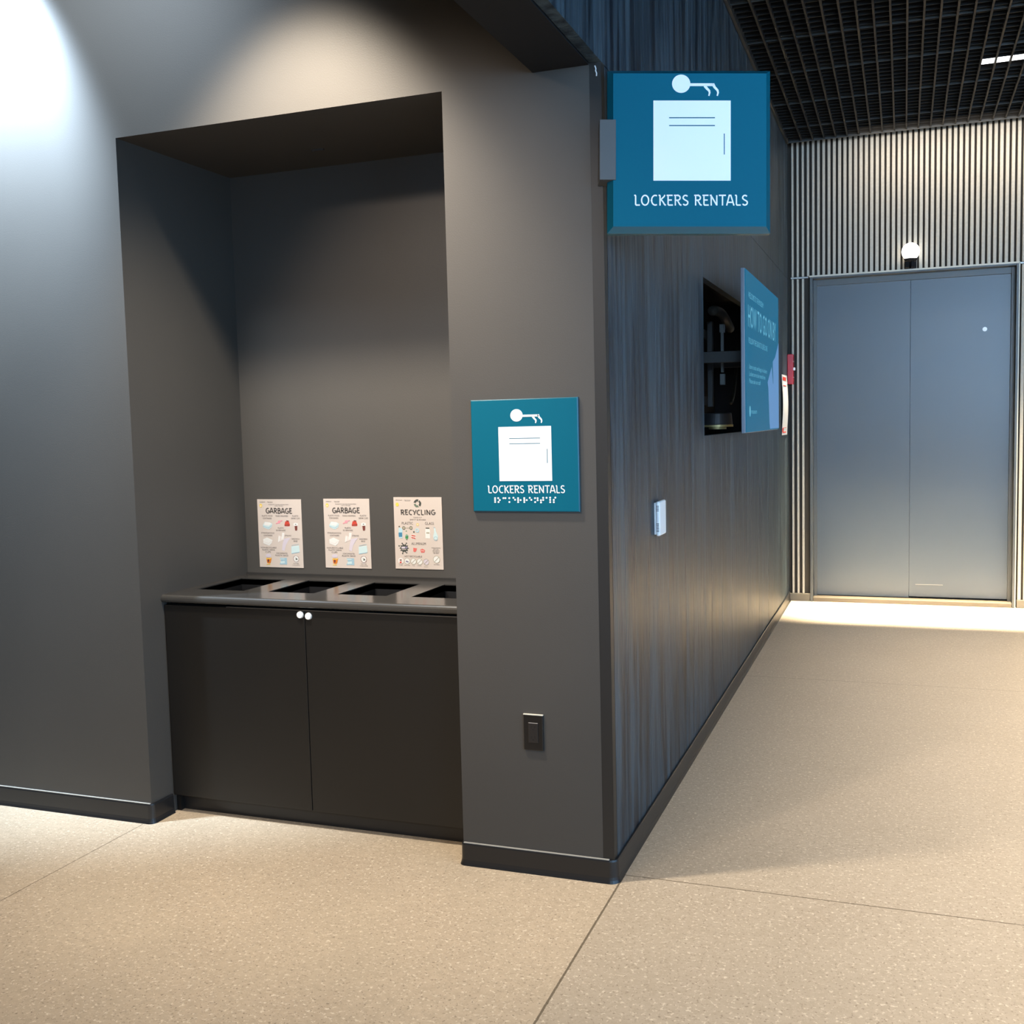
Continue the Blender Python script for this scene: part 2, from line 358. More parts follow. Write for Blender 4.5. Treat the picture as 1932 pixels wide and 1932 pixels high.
# door
dr = struct(D.objects.new('door_1', None)); C.objects.link(dr); dr.location = ((DL + DR) / 2, YD, 0)
cx = dr.location.x
LX = DL - cx; RX = DR - cx
bm = bmesh.new()
add_box(bm, LX, LX + .022, -.010, .20, 0, DT); add_box(bm, RX - .012, RX + .006, -.010, .20, 0, DT); add_box(bm, LX + .022, RX - .012, -.008, .20, DT - .020, DT)
add_box(bm, LX + .022, LX + .05, .085, .20, 0, DT - .02); add_box(bm, RX - .04, RX - .012, .085, .20, 0, DT - .02); add_box(bm, LX + .05, RX - .04, .085, .20, DT - .07, DT - .02)
obj('door_frame', bm, FRAME, dr, bevel=.002)
bm = bmesh.new(); add_box(bm, LX - .004, RX + .010, -.014, -.006, DT - .006, DT + .006); add_box(bm, RX + .004, RX + .012, -.014, -.004, 0, DT)
obj('edge_trim', bm, mat('pale_edge_trim', (.50, .47, .38), .4), dr)
for s, (a, b_) in ((0, (LX + .024, -.0004)), (1, (.0004, RX - .016))):
    lf = box('door_leaf', (a, b_, .105, .150, .050 if s else .042, DT - .045), DOOR, dr, bevel=.002)
    if s:
        bm = bmesh.new(); add_cyl(bm, (0, 0, 0), .017, -.008, 24, 'y'); add_cyl(bm, (0, -.008, 0), .006, -.004, 16, 'y')
        h = obj('door_viewer', bm, WHITE, lf); h.location = (1.501 - cx, .105, 2.205); h['label'] = 'small white round door viewer'
    else:
        bm = bmesh.new(); add_box(bm, .05, .26, .1035, .105, .150, .1535); obj('scuff_strip', bm, mat('pale_scuff', (.3, .3, .28), .5), lf)
        for z0, z1 in ((2.075, 2.090), (1.835, 1.855), (1.755, 1.825), (1.70, 1.725), (1.625, 1.695)): box('hinge_plate', (LX + .026, LX + .033, .094, .105, z0, z1), STEEL, lf)
box('threshold', (LX + .022, RX - .012, -.004, .16, 0, .036), mat('bronze_threshold', (.10, .080, .055), .5), dr, bevel=.004)
# baseboards with a coved toe, swept round the corners
def sweep_base(name, path, h=.079, ext=.015, m=BASE):
    prof = [(0, 0), (0, h), (.0055, h), (.008, h - .006), (.009, .020), (.011, .010), (ext, .0)]
    P = [Vector(p) for p in path]; bm = bmesh.new(); rings = []
    for i, p in enumerate(P):
        a = (P[i] - P[i - 1]).normalized() if i else (P[1] - P[0]).normalized(); b_ = (P[i + 1] - P[i]).normalized() if i < len(P) - 1 else a
        na = Vector((a.y, -a.x)); nb = Vector((b_.y, -b_.x)); mm = (na + nb).normalized(); k = 1 / max(mm.dot(na), .6)
        rings.append([bm.verts.new((p.x + mm.x * o_ * k, p.y + mm.y * o_ * k, z)) for o_, z in prof])
    for i in range(len(rings) - 1):
        for j in range(len(prof) - 1): bm.faces.new((rings[i][j], rings[i][j + 1], rings[i + 1][j + 1], rings[i + 1][j]))
    bm.faces.new(rings[0]); bm.faces.new(rings[-1][::-1])
    o = obj(name, bm, m); struct(o); return o
def rc(cx, cy, r, a0, a1, n=8): return [(cx + r * math.cos(math.radians(a0 + (a1 - a0) * i / n)), cy + r * math.sin(math.radians(a0 + (a1 - a0) * i / n))) for i in range(n + 1)]
sweep_base('baseboard_front', [(-7, -.001)] + rc(XL - .012, .012, .013, 270, 360, 6) + [(XL + .001, .125)])
sweep_base('baseboard_side', [(XR - .001, .10)] + rc(XR + .010, .010, .011, 180, 270, 6) + rc(-.020, .020, .021, 270, 360, 10) + [(.001, 5.81)])
# light caught on the baseboards' top edge, put in as a pale strip
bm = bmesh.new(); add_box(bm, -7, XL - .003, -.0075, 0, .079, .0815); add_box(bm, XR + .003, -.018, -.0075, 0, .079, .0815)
struct(obj('edge_light_strip', bm, mat('painted_edge_light', (.36, .35, .32), .6)))
# ceiling of the niche: slim reed of metal
tag(box('ceiling_sensor', (-1.325, -1.272, .462, .470, ZN - .006, ZN), STEEL), 'tiny silver sensor strip on the dark ceiling of the alcove', 'sensor')

# ------------------------------------------------------------------ bin cabinet in the alcove
cab = thing('bin_cabinet', ((XL + XR) / 2, .12, 0), (0, 0, 0), 'long black waste sorting cabinet built into the alcove, four square openings on top', 'cabinet')
X0 = XL - cab.location.x + .001; X1 = -X0; DY = ND - .12 - .001
bm = bmesh.new()
add_box(bm, X0, X1, .035, .05, .07, .86); add_box(bm, X0, X0 + .02, .035, DY, 0, .868); add_box(bm, X1 - .02, X1, .035, DY, 0, .868); add_box(bm, X0 + .02, X1 - .02, DY - .02, DY, .0, .868); add_box(bm, X0 + .02, X1 - .02, .05, DY - .02, .05, .07)
obj('carcass', bm, CAB, cab)
box('toe_kick', (X0, X1, .058, .070, 0, .068), BASE, cab)
holes = [(-1.842, -1.615), (-1.500, -1.288), (-1.182, -.968), (-.862, -.648)]; H0, H1 = .282 - .12, .600 - .12
# countertop with real openings
bm = bmesh.new(); xs = [X0] + [a - cab.location.x for h in holes for a in h] + [X1]
T0, T1 = .872, .900
add_box(bm, X0, X1, 0.012, H0, T0, T1); add_box(bm, X0, X1, H1, DY - .004, T0, T1)
for i in range(0, len(xs), 2): add_box(bm, xs[i], xs[i + 1], H0, H1, T0, T1)
add_box(bm, X0, X1, DY - .012, DY, T0, T1 + .008)
ct = obj('countertop', bm, CTOP, cab)
bm = bmesh.new()   # rounded nosing
ns = [(0.012, .900), (.006, .8985), (.002, .894), (0, .888), (0, .880), (.002, .874), (.006, .8705), (.012, .869)]
A = [bm.verts.new((X0, a, b_)) for a, b_ in ns]; B = [bm.verts.new((X1, a, b_)) for a, b_ in ns]
for i in range(len(ns) - 1): bm.faces.new((A[i], B[i], B[i + 1], A[i + 1]))
bm.faces.new(A); bm.faces.new(B[::-1]); bm.faces.new((A[-1], B[-1], B[0], A[0]))
nz = obj('rounded_nosing', bm, mat('worn_nosing_laminate', (.05, .047, .043), .27), ct)
for a, b_ in holes:
    bm = bmesh.new(); x0, x1 = a - cab.location.x, b_ - cab.location.x; t_ = .003
    add_box(bm, x0 - t_, x0, H0 - t_, H1 + t_, .35, T1 - .004); add_box(bm, x1, x1 + t_, H0 - t_, H1 + t_, .35, T1 - .004)
    add_box(bm, x0, x1, H0 - t_, H0, .35, T1 - .004); add_box(bm, x0, x1, H1, H1 + t_, .35, T1 - .004); add_box(bm, x0, x1, H0, H1, .35, .355)
    c = obj('bin_chute', bm, LINER, cab)
xm = -1.243 - cab.location.x
for k, (a, b_) in enumerate(((X0 + .004, xm - .0015), (xm + .0015, X1 - .004))):
    dd = box('door', (a, b_, .014, .034, .072, .858), CAB, cab, bevel=.0015)
    bm = bmesh.new(); kx = -1.261 if k == 0 else -1.225
    add_cyl(bm, (kx - cab.location.x, .014, .842 if k == 0 else .838), .0145, -.008, 32, 'y', .0125)
    kb = obj('knob', bm, mat('glossy_white_knob', (.9, .88, .82), .25, emit=None), dd, bevel=.001); kb['label'] = 'small round white knob'
bm = bmesh.new(); add_box(bm, X0 + .3, X1, .0125, .0142, .858, .8605); obj('door_top_edge', bm, STEEL, cab)

# ------------------------------------------------------------------ posters on the alcove's back wall
C_ = {'cyan': (.50, .62, .62), 'white': (.68, .67, .63), 'pink': (.72, .28, .32), 'red': (.50, .05, .03), 'brown': (.16, .04, .03), 'orange': (.62, .19, .02), 'lilac': (.56, .50, .55),
      'yellow': (.75, .52, .08), 'bluegrey': (.30, .45, .52), 'green': (.05, .26, .09), 'blue': (.05, .20, .33), 'black': (.05, .055, .045), 'dkgreen': (.12, .16, .11), 'olive': (.36, .33, .24), 'pale': (.66, .58, .53), 'purple': (.22, .20, .28), 'ltred': (.62, .13, .11), 'skyblue': (.40, .58, .64)}
NM = list(C_); AM = [mat('print_' + k, C_[k], .6) for k in NM]
def ci(k): return NM.index(k)
def poster(kind, loc, w_, h_, label, group=None):
    t = thing('notice_poster', loc, (PI / 2, 0, 0), label, 'poster', group)
    box('paper_sheet', (0, w_, 0, h_, 0, .0025), PAPER, t)
    art = bmesh.new(); let = bmesh.new()
    if kind == 'g':
        def P(x, y): return ((x - 75 - 85 * (y - 155) / 1640) / 1060 * w_, (1 - (y - 155 - (x - 75) * .012) / 1640) * h_)
    else:
        def P(x, y): return ((x - 105 - 70 * (y - 115) / 1720) / 1155 * w_, (1 - (y - 115) / 1722) * h_)
    sx = w_ / (1060 if kind == 'g' else 1155); Z = .0032
    def pg(k, pts, dz=0): poly(art, [P(*p) for p in pts], Z + dz, ci(k))
    def el(k, x, y, rx, ry=None, dz=0): c = P(x, y); disc(art, c[0], c[1], rx * sx, Z + dz, ci(k), (ry or rx) * sx, 20)
    def rg(k, x, y, r, wd=8, dz=.0003): c = P(x, y); ringd(art, c[0], c[1], r * sx, wd * sx, Z + dz, ci(k), 20)
    def ln(k, pts, wd, dz=.0003): ribbon(art, [P(*p) for p in pts], wd * sx, Z + dz, ci(k))
    def tx(s, x, y, hh, wd): c = P(x, y); text(let, s, c[0], c[1], hh * sx, Z, wd * sx)
    if kind == 'g':
        a = P(295, 495); b_ = P(940, 495); letters(let, 'GARBAGE', a[0], b_[0], a[1], 108 * sx, 24 * sx, Z, jig=.03)
        tx('PLEASE PUT THE FOLLOWING ITEMS', 600, 298, 20, 480); tx('INTO THIS BIN', 610, 332, 20, 200); tx('GARBAGE', 205, 232, 20, 130); tx('RECYCLE', 395, 225, 14, 130); tx('PROGRAM', 400, 245, 14, 110)
        for s, x, y, wd in (('PLASTIC FOOD', 330, 575, 260), ('CONTAINERS', 330, 635, 215), ('FOOD WRAPPERS', 685, 582, 300), ('PLASTIC', 1010, 582, 145), ('DRINK CUPS', 1015, 640, 210), ('PLASTIC', 665, 868, 145), ('SILVERWARE', 665, 925, 230),
                            ('STYROFOAM FOOD', 350, 990, 320), ('CONTAINERS', 355, 1048, 215), ('STRAWS', 840, 1052, 155), ('SANDWICH', 1020, 1130, 185), ('BAGS', 1022, 1182, 90),
                            ('NON-RECYCLABLE', 370, 1342, 380), ('PLASTIC DRINK', 375, 1396, 310), ('CUPS', 360, 1448, 135), ('CONTAMINATED', 695, 1478, 275), ('PLASTIC BAGS', 695, 1530, 310)):
            tx(s, x, y, 34, wd)
        tx('NOT FOR', 1040, 1712, 20, 130); tx('LIQUIDS', 1045, 1752, 20, 175)
        el('yellow', 170, 310, 34, 40); el('pale', 170, 318, 16, dz=.0003)
        pg('cyan', [(225, 780), (270, 700), (400, 715), (455, 745), (440, 830), (370, 885), (300, 860), (235, 830)]); pg('white', [(280, 705), (395, 718), (430, 745), (375, 800), (250, 775)], .0003); ln('bluegrey', [(230, 800), (360, 850), (440, 790)], 8, .0006)
        pg('white', [(235, 1120), (330, 1078), (465, 1140), (440, 1215), (385, 1275), (240, 1215)]); ln('pale', [(240, 1180), (370, 1225), (450, 1150)], 8)
        pg('pink', [(590, 680), (630, 665), (660, 690), (640, 740), (590, 740)]); ln('pink', [(545, 745), (600, 720)], 20); ln('pink', [(640, 690), (700, 668)], 18)
        pg('red', [(770, 690), (850, 685), (885, 775), (870, 805), (760, 805), (748, 785)]); ln('black', [(755, 785), (875, 775)], 10); ln('brown', [(795, 675), (855, 685)], 18)
        pg('white', [(965, 745), (1000, 725), (1070, 735), (1075, 795), (975, 800)]); pg('brown', [(995, 800), (1060, 798), (1062, 890), (1040, 915), (1010, 905)], .0003); ln('black', [(1005, 765), (1035, 762)], 14)
        pg('pale', [(690, 960), (760, 965), (740, 1130), (600, 1195), (610, 1020), (690, 1060)]); pg('white', [(610, 1060), (645, 1040), (640, 1150), (600, 1190)], .0003); pg('white', [(700, 965), (745, 965), (725, 1110), (680, 1130)], .0003)
        pg('lilac', [(745, 1110), (900, 1080), (850, 1150), (790, 1260), (760, 1400), (695, 1380), (715, 1220)])
        pg('cyan', [(920, 1290), (1105, 1265), (1125, 1420), (1040, 1435), (925, 1460)]); ln('bluegrey', [(930, 1270), (1100, 1232)], 7); ln('bluegrey', [(930, 1462), (1040, 1440), (1115, 1428)], 12)
        el('lilac', 368, 1515, 68, 36); pg('orange', [(315, 1575), (450, 1570), (425, 1690), (385, 1712), (335, 1690)]); ln('yellow', [(310, 1580), (350, 1600), (440, 1580)], 18); ln('yellow', [(325, 1730), (420, 1728)], 16); el('brown', 368, 1640, 22, 34, .0004)
        pg('bluegrey', [(645, 1570), (815, 1565), (825, 1730), (750, 1725), (640, 1730), (680, 1640)]); pg('cyan', [(660, 1655), (765, 1640), (770, 1695), (670, 1705)], .0003); ln('cyan', [(650, 1600), (760, 1595)], 16, .0004)
        el('white', 1040, 1590, 62, 82); rg('brown', 1040, 1588, 66, 8); pg('black', [(1010, 1560), (1060, 1575), (1080, 1610), (1020, 1612), (1045, 1590)], .0006)
    else:
        a = P(285, 535); b_ = P(1130, 535); letters(let, 'RECYCLING', a[0], b_[0], a[1], 108 * sx, 25 * sx, Z, jig=.02)
        for s, x, y, hh, wd in (('PLEASE PUT', 700, 612, 24, 205), ('EMPTY & RINSED', 705, 668, 28, 380), ('PLASTIC', 452, 768, 58, 270), ('GLASS', 982, 768, 58, 215), ('ALUMINUM', 728, 1255, 58, 345), ('NOT RECYCLABLE', 598, 1555, 38, 430),
                            ('RECYCLE', 240, 195, 20, 140), ('RECYCLE', 450, 190, 14, 150), ('PROGRAM', 450, 210, 14, 130), ('PLEASE BRING', 1145, 1332, 22, 205), ('BOTTLES', 1145, 1365, 22, 120), ('AND CANS TO', 1145, 1398, 22, 165), ('THE DEPOT', 1145, 1430, 22, 165), ('OR BIN', 1145, 1462, 22, 120),
                            ('COFFEE', 300, 1728, 16, 90), ('CUPS', 300, 1762, 16, 80), ('CHIP BAGS', 455, 1762, 16, 140), ('FOOD', 608, 1765, 16, 60), ('STRAWS', 750, 1765, 16, 100), ('BAGS', 915, 1785, 16, 90), ('BATTERIES', 1165, 1730, 18, 130)):
            tx(s, x, y, hh, wd)
        for q, k in ((70, 'black'), (190, 'dkgreen'), (310, 'black')):
            c = P(690, 262); ringd(art, c[0], c[1], 66 * sx, 46 * sx, Z, ci(k), 8, math.radians(q), math.radians(q + 75))
            a_ = math.radians(q + 85); poly(art, [(c[0] + (66 * math.cos(a_) + dx) * sx, c[1] + (66 * math.sin(a_) + dy) * sx) for dx, dy in ((-34, -8), (0, 34), (30, -18))], Z + .0003, ci(k))
        el('yellow', 200, 290, 40, 42); el('pale', 700, 770, 26, dz=0); rg('yellow', 700, 770, 24, 12)
        el('olive', 365, 852, 36); rg('black', 365, 852, 34, 8); el('olive', 540, 850, 36); rg('black', 540, 850, 34, 8); ln('olive', [(400, 852), (505, 850)], 12)
        pg('skyblue', [(240, 850), (300, 850), (335, 900), (335, 1100), (255, 1105), (240, 950)]); pg('blue', [(240, 965), (325, 960), (330, 1065), (245, 1070)], .0003); pg('black', [(238, 808), (270, 805), (272, 832), (238, 832)])
        pg('green', [(405, 1030), (440, 1005), (478, 1035), (475, 1105), (440, 1120), (405, 1105)]); ln('skyblue', [(400, 1040), (470, 1030)], 8); ln('dkgreen', [(410, 1060), (470, 1055)], 8, .0006); pg('green', [(412, 920), (438, 920), (438, 935), (412, 935)]); pg('dkgreen', [(418, 1128), (462, 1128), (458, 1142), (422, 1142)])
        ln('red', [(555, 1030), (650, 1045)], 22); ln('red', [(552, 1080), (648, 1100)], 22); pg('pale', [(545, 1010), (655, 1010), (660, 1125), (545, 1120)], -.0002); pg('black', [(590, 930), (625, 928), (628, 962), (595, 965)])
        rg('skyblue', 690, 905, 34, 22); pg('bluegrey', [(655, 925), (700, 950), (740, 925), (720, 958), (665, 955)])
        pg('white', [(890, 870), (985, 870), (1000, 910), (1000, 1095), (890, 1095), (885, 900)]); ln('black', [(895, 850), (980, 850)], 18); ln('olive', [(910, 965), (985, 965)], 30)
        pg('cyan', [(1090, 850), (1125, 850), (1140, 930), (1190, 1040), (1180, 1120), (1090, 1120), (1075, 1040), (1095, 950)]); ln('bluegrey', [(1075, 832), (1115, 830)], 10); rg('bluegrey', 1135, 1098, 42, 10)
        pts = []
        for i in range(20):
            r_ = 118 if i % 2 == 0 else 78; pts.append((380 + r_ * math.cos(2 * PI * i / 20), 1340 + r_ * math.sin(2 * PI * i / 20)))
        pg('black', pts); pg('lilac', [(315, 1305), (400, 1300), (400, 1345), (315, 1350)], .0004); pg('purple', [(405, 1300), (455, 1300), (455, 1345), (405, 1348)], .0004); ln('pale', [(320, 1372), (430, 1368)], 12, .0005)
        for x, y in ((432, 1220), (255, 1287), (330, 1225), (342, 1468), (440, 1448)): el('black', x, y, 16)
        pg('ltred', [(600, 1325), (690, 1338), (670, 1410), (630, 1430), (600, 1410)]); pg('ltred', [(765, 1370), (820, 1342), (885, 1380), (870, 1435), (790, 1440)]); ln('pale', [(780, 1385), (870, 1400)], 10, .0004)
        for i, x in enumerate((300, 455, 608, 757, 915)):
            k = 'white' if i < 4 else 'lilac'; el(k, x, 1645 + 4 * i, 64, 66); rg('olive' if i else 'pale', x, 1645 + 4 * i, 66, 9)
            if i == 0: pg('red', [(272, 1665), (322, 1660), (318, 1705), (275, 1705)], .0004); ln('brown', [(275, 1630), (320, 1625)], 26, .0006)
            elif i == 1: pg('purple', [(420, 1640), (450, 1640), (495, 1665), (490, 1685), (425, 1672)], .0004)
            else: ln('olive', [(x - 44, 1690 + 4 * i), (x + 44, 1598 + 4 * i)], 10, .0006)
        el('white', 1160, 1595, 74, 80); rg('olive', 1160, 1595, 78, 10); ln('olive', [(1110, 1655), (1215, 1535)], 12, .0006)
    obj('printed_pictures', art, AM, t); obj('printed_lettering', let, INK, t)
poster('g', (-1.829, ND - .0005, .933), .227, .307, 'cream poster headed GARBAGE on the alcove wall, left one of the two')
poster('g', (-1.489, ND - .0005, .938), .226, .305, 'cream poster headed GARBAGE on the alcove wall, in the middle next to the RECYCLING one')
poster('r', (-1.146, ND - .0005, .942), .225, .308, 'cream poster headed RECYCLING with a green arrow emblem above the black counter')

# ------------------------------------------------------------------ locker signs
def locker_art(t, cx, cy, S, kx, ky, white_box, lines, vline, circ, bar, teeth, txt, braille, z):
    def Q(x, y): return ((x - cx) * kx, (cy - y) * ky)
    bm = bmesh.new(); th = .0009
    c = Q(circ[0], circ[1]); disc(bm, c[0], c[1], circ[2] * kx, z, 0, circ[2] * ky, 48, th)
    a = Q(bar[0], bar[1]); b_ = Q(bar[2], bar[3]); poly(bm, [(a[0], a[1]), (b_[0] - .0001, a[1]), (b_[0] + (a[1] - b_[1]) * .35, b_[1]), (a[0], b_[1])], z, 0, th)
    for tp in teeth: ribbon(bm, [Q(*p) for p in tp], 26 * kx, z, 0, th, taper=.45)
    obj('key_emblem', bm, SIGNW, t)
    bm = bmesh.new(); x0, y0, x1, y1 = white_box
    a = Q(x0, y1); b_ = Q(x1, y0); poly(bm, [(a[0], a[1]), (b_[0], a[1]), (b_[0], b_[1]), (a[0], b_[1])], z, 0, th)
    for (lx0, ly0, lx1, ly1) in lines + [vline]:
        a = Q(lx0, ly1); b_ = Q(lx1, ly0); poly(bm, [(a[0], a[1]), (b_[0], a[1]), (b_[0], b_[1]), (a[0], b_[1])], z + .0004, 1)
    obj('locker_emblem', bm, [SIGNW, SIGN], t)
    bm = bmesh.new(); a = Q(txt[0], txt[3]); b_ = Q(txt[1], txt[2])
    letters(bm, 'LOCKERS RENTALS', a[0], b_[0], a[1], b_[1] - a[1], 12 * kx, z, 0, th); obj('sign_lettering', bm, SIGNW, t)
    if braille:
        bm = bmesh.new()
        for p in braille: q = Q(*p); disc(bm, q[0], q[1], 12 * kx, z, 0, 12 * ky, 14, th)
        obj('braille_dots', bm, SIGNW, t)
def plaque(name, w_, h_, dep, bev, parent):
    bm = bmesh.new(); o = []
    for z, i in ((0, 0), (dep - bev[1], 0), (dep, bev[0])): o.append([bm.verts.new((sx * (w_ / 2 - i), sy * (h_ / 2 - i), z)) for sx, sy in ((-1, -1), (1, -1), (1, 1), (-1, 1))])
    bm.faces.new(o[0][::-1]); bm.faces.new(o[2])
    for a in range(2):
        for i in range(4): bm.faces.new((o[a][i], o[a][(i + 1) % 4], o[a + 1][(i + 1) % 4], o[a + 1][i]))
    for f in bm.faces:
        f.material_index = 0 if f.verts[0] in o[2] and f.verts[1] in o[2] and f.verts[2] in o[2] else 1
    return obj(name, bm, [SIGN, RIM], parent)
# wall sign on the pillar
wA, hA = .379, .378
t = thing('locker_rental_sign', (-.285, -.0005, 1.444), (PI / 2, 0, 0), 'smaller teal LOCKERS RENTALS sign with braille dots, flat on the pillar', 'sign')
plaque('sign_plate', wA, hA, .010, (.003, .003), t)
br = [(520,1445),(520,1470),(520,1496),(562,1445),(582,1470),(565,1496),(632,1445),(658,1445),(709,1445),(709,1496),(764,1440),(785,1466),(825,1445),(825,1470),(825,1496),(858,1470),(906,1445),(906,1470),(906,1496),(938,1470),(978,1441),(998,1467),(1046,1445),(1080,1445),(1080,1472),(1047,1496),(1152,1440),(1152,1468),(1122,1472),(1123,1500),(1196,1440),(1242,1438),(1242,1467),(1242,1496),(1308,1438),(1288,1467),(1288,1496)]
locker_art(t, 919, 888, 0, wA / 1395, hA / 1473, (587, 512, 1273, 1220), [(727, 661, 1130, 669), (727, 730, 1130, 738)], (1213, 805, 1221, 990), (830, 365, 80), (903, 360, 1110, 387),
           [[(1040, 384), (1062, 414), (1080, 434), (1080, 452), (1074, 470)], [(1108, 362), (1122, 395), (1150, 425), (1156, 447), (1148, 470)]], (425, 1440, 1280, 1378), br, .0109)
# projecting sign at the corner
s_ = 3.3575 - .02
def unproj(px, py, dep): return Vector((.90473, -3.36331, 1.55)) + (F_ + R_ * ((px - 966) / 2007.27) - U_ * ((py - 966) / 2007.27)) * dep
pB = unproj(1301.5, 283, s_)
side = 309 * s_ / 2007.27
t = D.objects.new('locker_rental_sign', None); C.objects.link(t)
t.matrix_world = Matrix(((R_.x, U_.x, -F_.x, pB.x), (R_.y, U_.y, -F_.y, pB.y), (R_.z, U_.z, -F_.z, pB.z), (0, 0, 0, 1)))
tag(t, 'large square teal LOCKERS RENTALS sign projecting from the corner on a grey bracket', 'sign')
pl_ = plaque('sign_plate', side, side, .045, (side * .0325, .022), t); pl_.location.z = -.045
k = side / 1491
locker_art(t, 974, 982.5, 0, k, k, (642, 533, 1346, 1262), [(785, 686, 1202, 695), (785, 757, 1202, 766)], (1283, 834, 1291, 1025), (895, 380, 83), (970, 376, 1185, 401),
           [[(1110, 398), (1130, 424), (1150, 444), (1154, 462), (1147, 490)], [(1183, 380), (1200, 412), (1226, 440), (1231, 462), (1223, 490)]], (465, 1510, 1392, 1488), None, .0009)
b = box('wall_bracket', ((152 - 974) * k, (300 - 974) * k, (982.5 - 1258) * k, (982.5 - 710) * k, -.066, .006), GREYM, t, bevel=.001); b['label'] = 'plain grey mounting bracket'

# ------------------------------------------------------------------ outlet on the pillar
t = thing('power_outlet', (-.277, -.0005, .4975), (PI / 2, 0, 0), 'black wall outlet low on the grey pillar', 'outlet')
box('cover_plate', (-.0355, .0355, -.062, .062, 0, .007), mat('black_outlet_plastic', (.005, .0045, .0045), .4), t, bevel=.003)
o = box('socket_insert', (-.0175, .0175, -.034, .034, .007, .0095), mat('dark_socket_plastic', (.016, .014, .0135), .4), t, bevel=.001)
lp = box('top_highlight_strip', (-.0355, .0355, .0615, .0640, 0, .0085), mat('painted_plate_highlight', (.75, .72, .62), .4), t); lp['label'] = 'pale strip painted as the top edge highlight'  # pale strip added as the specular highlight along the plate's top
box('insert_highlight_strip', (-.0165, .0165, .0335, .0350, .007, .0098), mat('painted_insert_highlight', (.35, .32, .30), .4), t)  # greyer painted highlight along the top of the insert
bm = bmesh.new()
for s in (-1, 1):
    for a in (-.006, .006): add_box(bm, a - .001, a + .001, s * .018 - .001, s * .018 + .007, .0096, .0099)
    add_cyl(bm, (0, s * .018 - .006, .0096), .0024, .0004, 14)
obj('socket_slots', bm, LINER, o)

# ------------------------------------------------------------------ thermostat
t = thing('thermostat', (0, .722, 1.171), (PI / 2, 0, PI / 2), 'white thermostat on the dark plank wall', 'thermostat')
box('back_plate', (-.052, .052, -.062, .062, 0, .008), WHITE, t, bevel=.002)
bo = box('cover', (-.057, .057, -.067, .067, .008, .024), WHITE, t, bevel=.006, seg=3)
bm = bmesh.new()
for z in [.030 + i * .006 for i in range(4)] + [-.05 + i * .006 for i in range(6)]: add_box(bm, -.0575, -.0565, z, z + .0025, .010, .020)
obj('vent_slots', bm, BLACK, bo)

# ------------------------------------------------------------------ display in front of the recess
SY0, SY1, SZ0, SZ1, SX = 2.01, 3.48, 1.475, 2.287, .17
t = thing('wall_display', (SX, (SY0 + SY1) / 2, (SZ0 + SZ1) / 2), (PI / 2, 0, PI / 2), 'large blue information screen standing off the plank wall on a mount', 'screen')
W2, H2 = (SY1 - SY0) / 2, (SZ1 - SZ0) / 2
box('screen_housing', (-W2, W2, -H2, H2, -.024, -.004), mat('grey_screen_edge', (.16, .18, .22), .35), t, bevel=.003)
TEAL = mat('lit_screen_teal', (.01, .02, .03), .6, spec=.1, emit=(.006, .150, .290), es=.80)
ICE = mat('lit_screen_pale_blue', (.01, .02, .03), .6, spec=.1, emit=(.115, .265, .520), es=1.0)
TXT = mat('lit_screen_text', (.01, .02, .03), .6, spec=.1, emit=(.13, .42, .58), es=1.0)
sp = box('screen_panel', (-W2 + .004, W2 - .004, -H2 + .004, H2 - .004, -.004, 0), TEAL, t)
bm = bmesh.new()
def S(u, v): return (-W2 + u * 2 * W2, -H2 + v * 2 * H2)
poly(bm, [S(*p) for p in ((.995, .66), (.86, .535), (.78, .50), (.80, .34), (.62, .34), (.66, .06), (.68, .012), (.995, .012))], .001, 0)
poly(bm, [S(*p) for p in ((.60, .34), (.74, .46), (.80, .30), (.70, .2))], .0015, 0)
obj('mountain_shape', bm, ICE, sp)
bm = bmesh.new()
x0, y0 = S(.07, .835); text(bm, 'WELCOME TO THE MUSEUM', x0, y0, .030, .001, .60, center=False)
x0, y0 = S(.06, .655); text(bm, 'HOW TO GO ON BY', x0, y0, .115, .001, 1.22, center=False)
x0, y0 = S(.07, .555); text(bm, 'FOLLOW THE SIGNS TO LEVEL ONE', x0, y0, .030, .001, .78, center=False)
for i, s in enumerate(('Store coats and bags in lockers', 'Lockers are to be rented here', 'Please ask our staff')):
    x0, y0 = S(.08, .40 - .045 * i); text(bm, s, x0, y0, .024, .001, (.74, .66, .45)[i], center=False)
x0, y0 = S(.06, .12); disc(bm, x0 + .05, y0 + .012, .028, .001); text(bm, 'museum', x0 + .10, y0, .026, .001, .22, center=False)
obj('screen_text', bm, TXT, sp)
# mount arms and hardware
for u in (-.30, .30):
    bm = bmesh.new()
    add_box(bm, u - .02, u + .02, -.22, .22, -.036, -.024)
    add_box(bm, u - .016, u + .016, -.03, .03, -.34, -.036)
    obj('mount_arm', bm, mat('black_mount_steel', (.006, .006, .006), .5), t, bevel=.002)
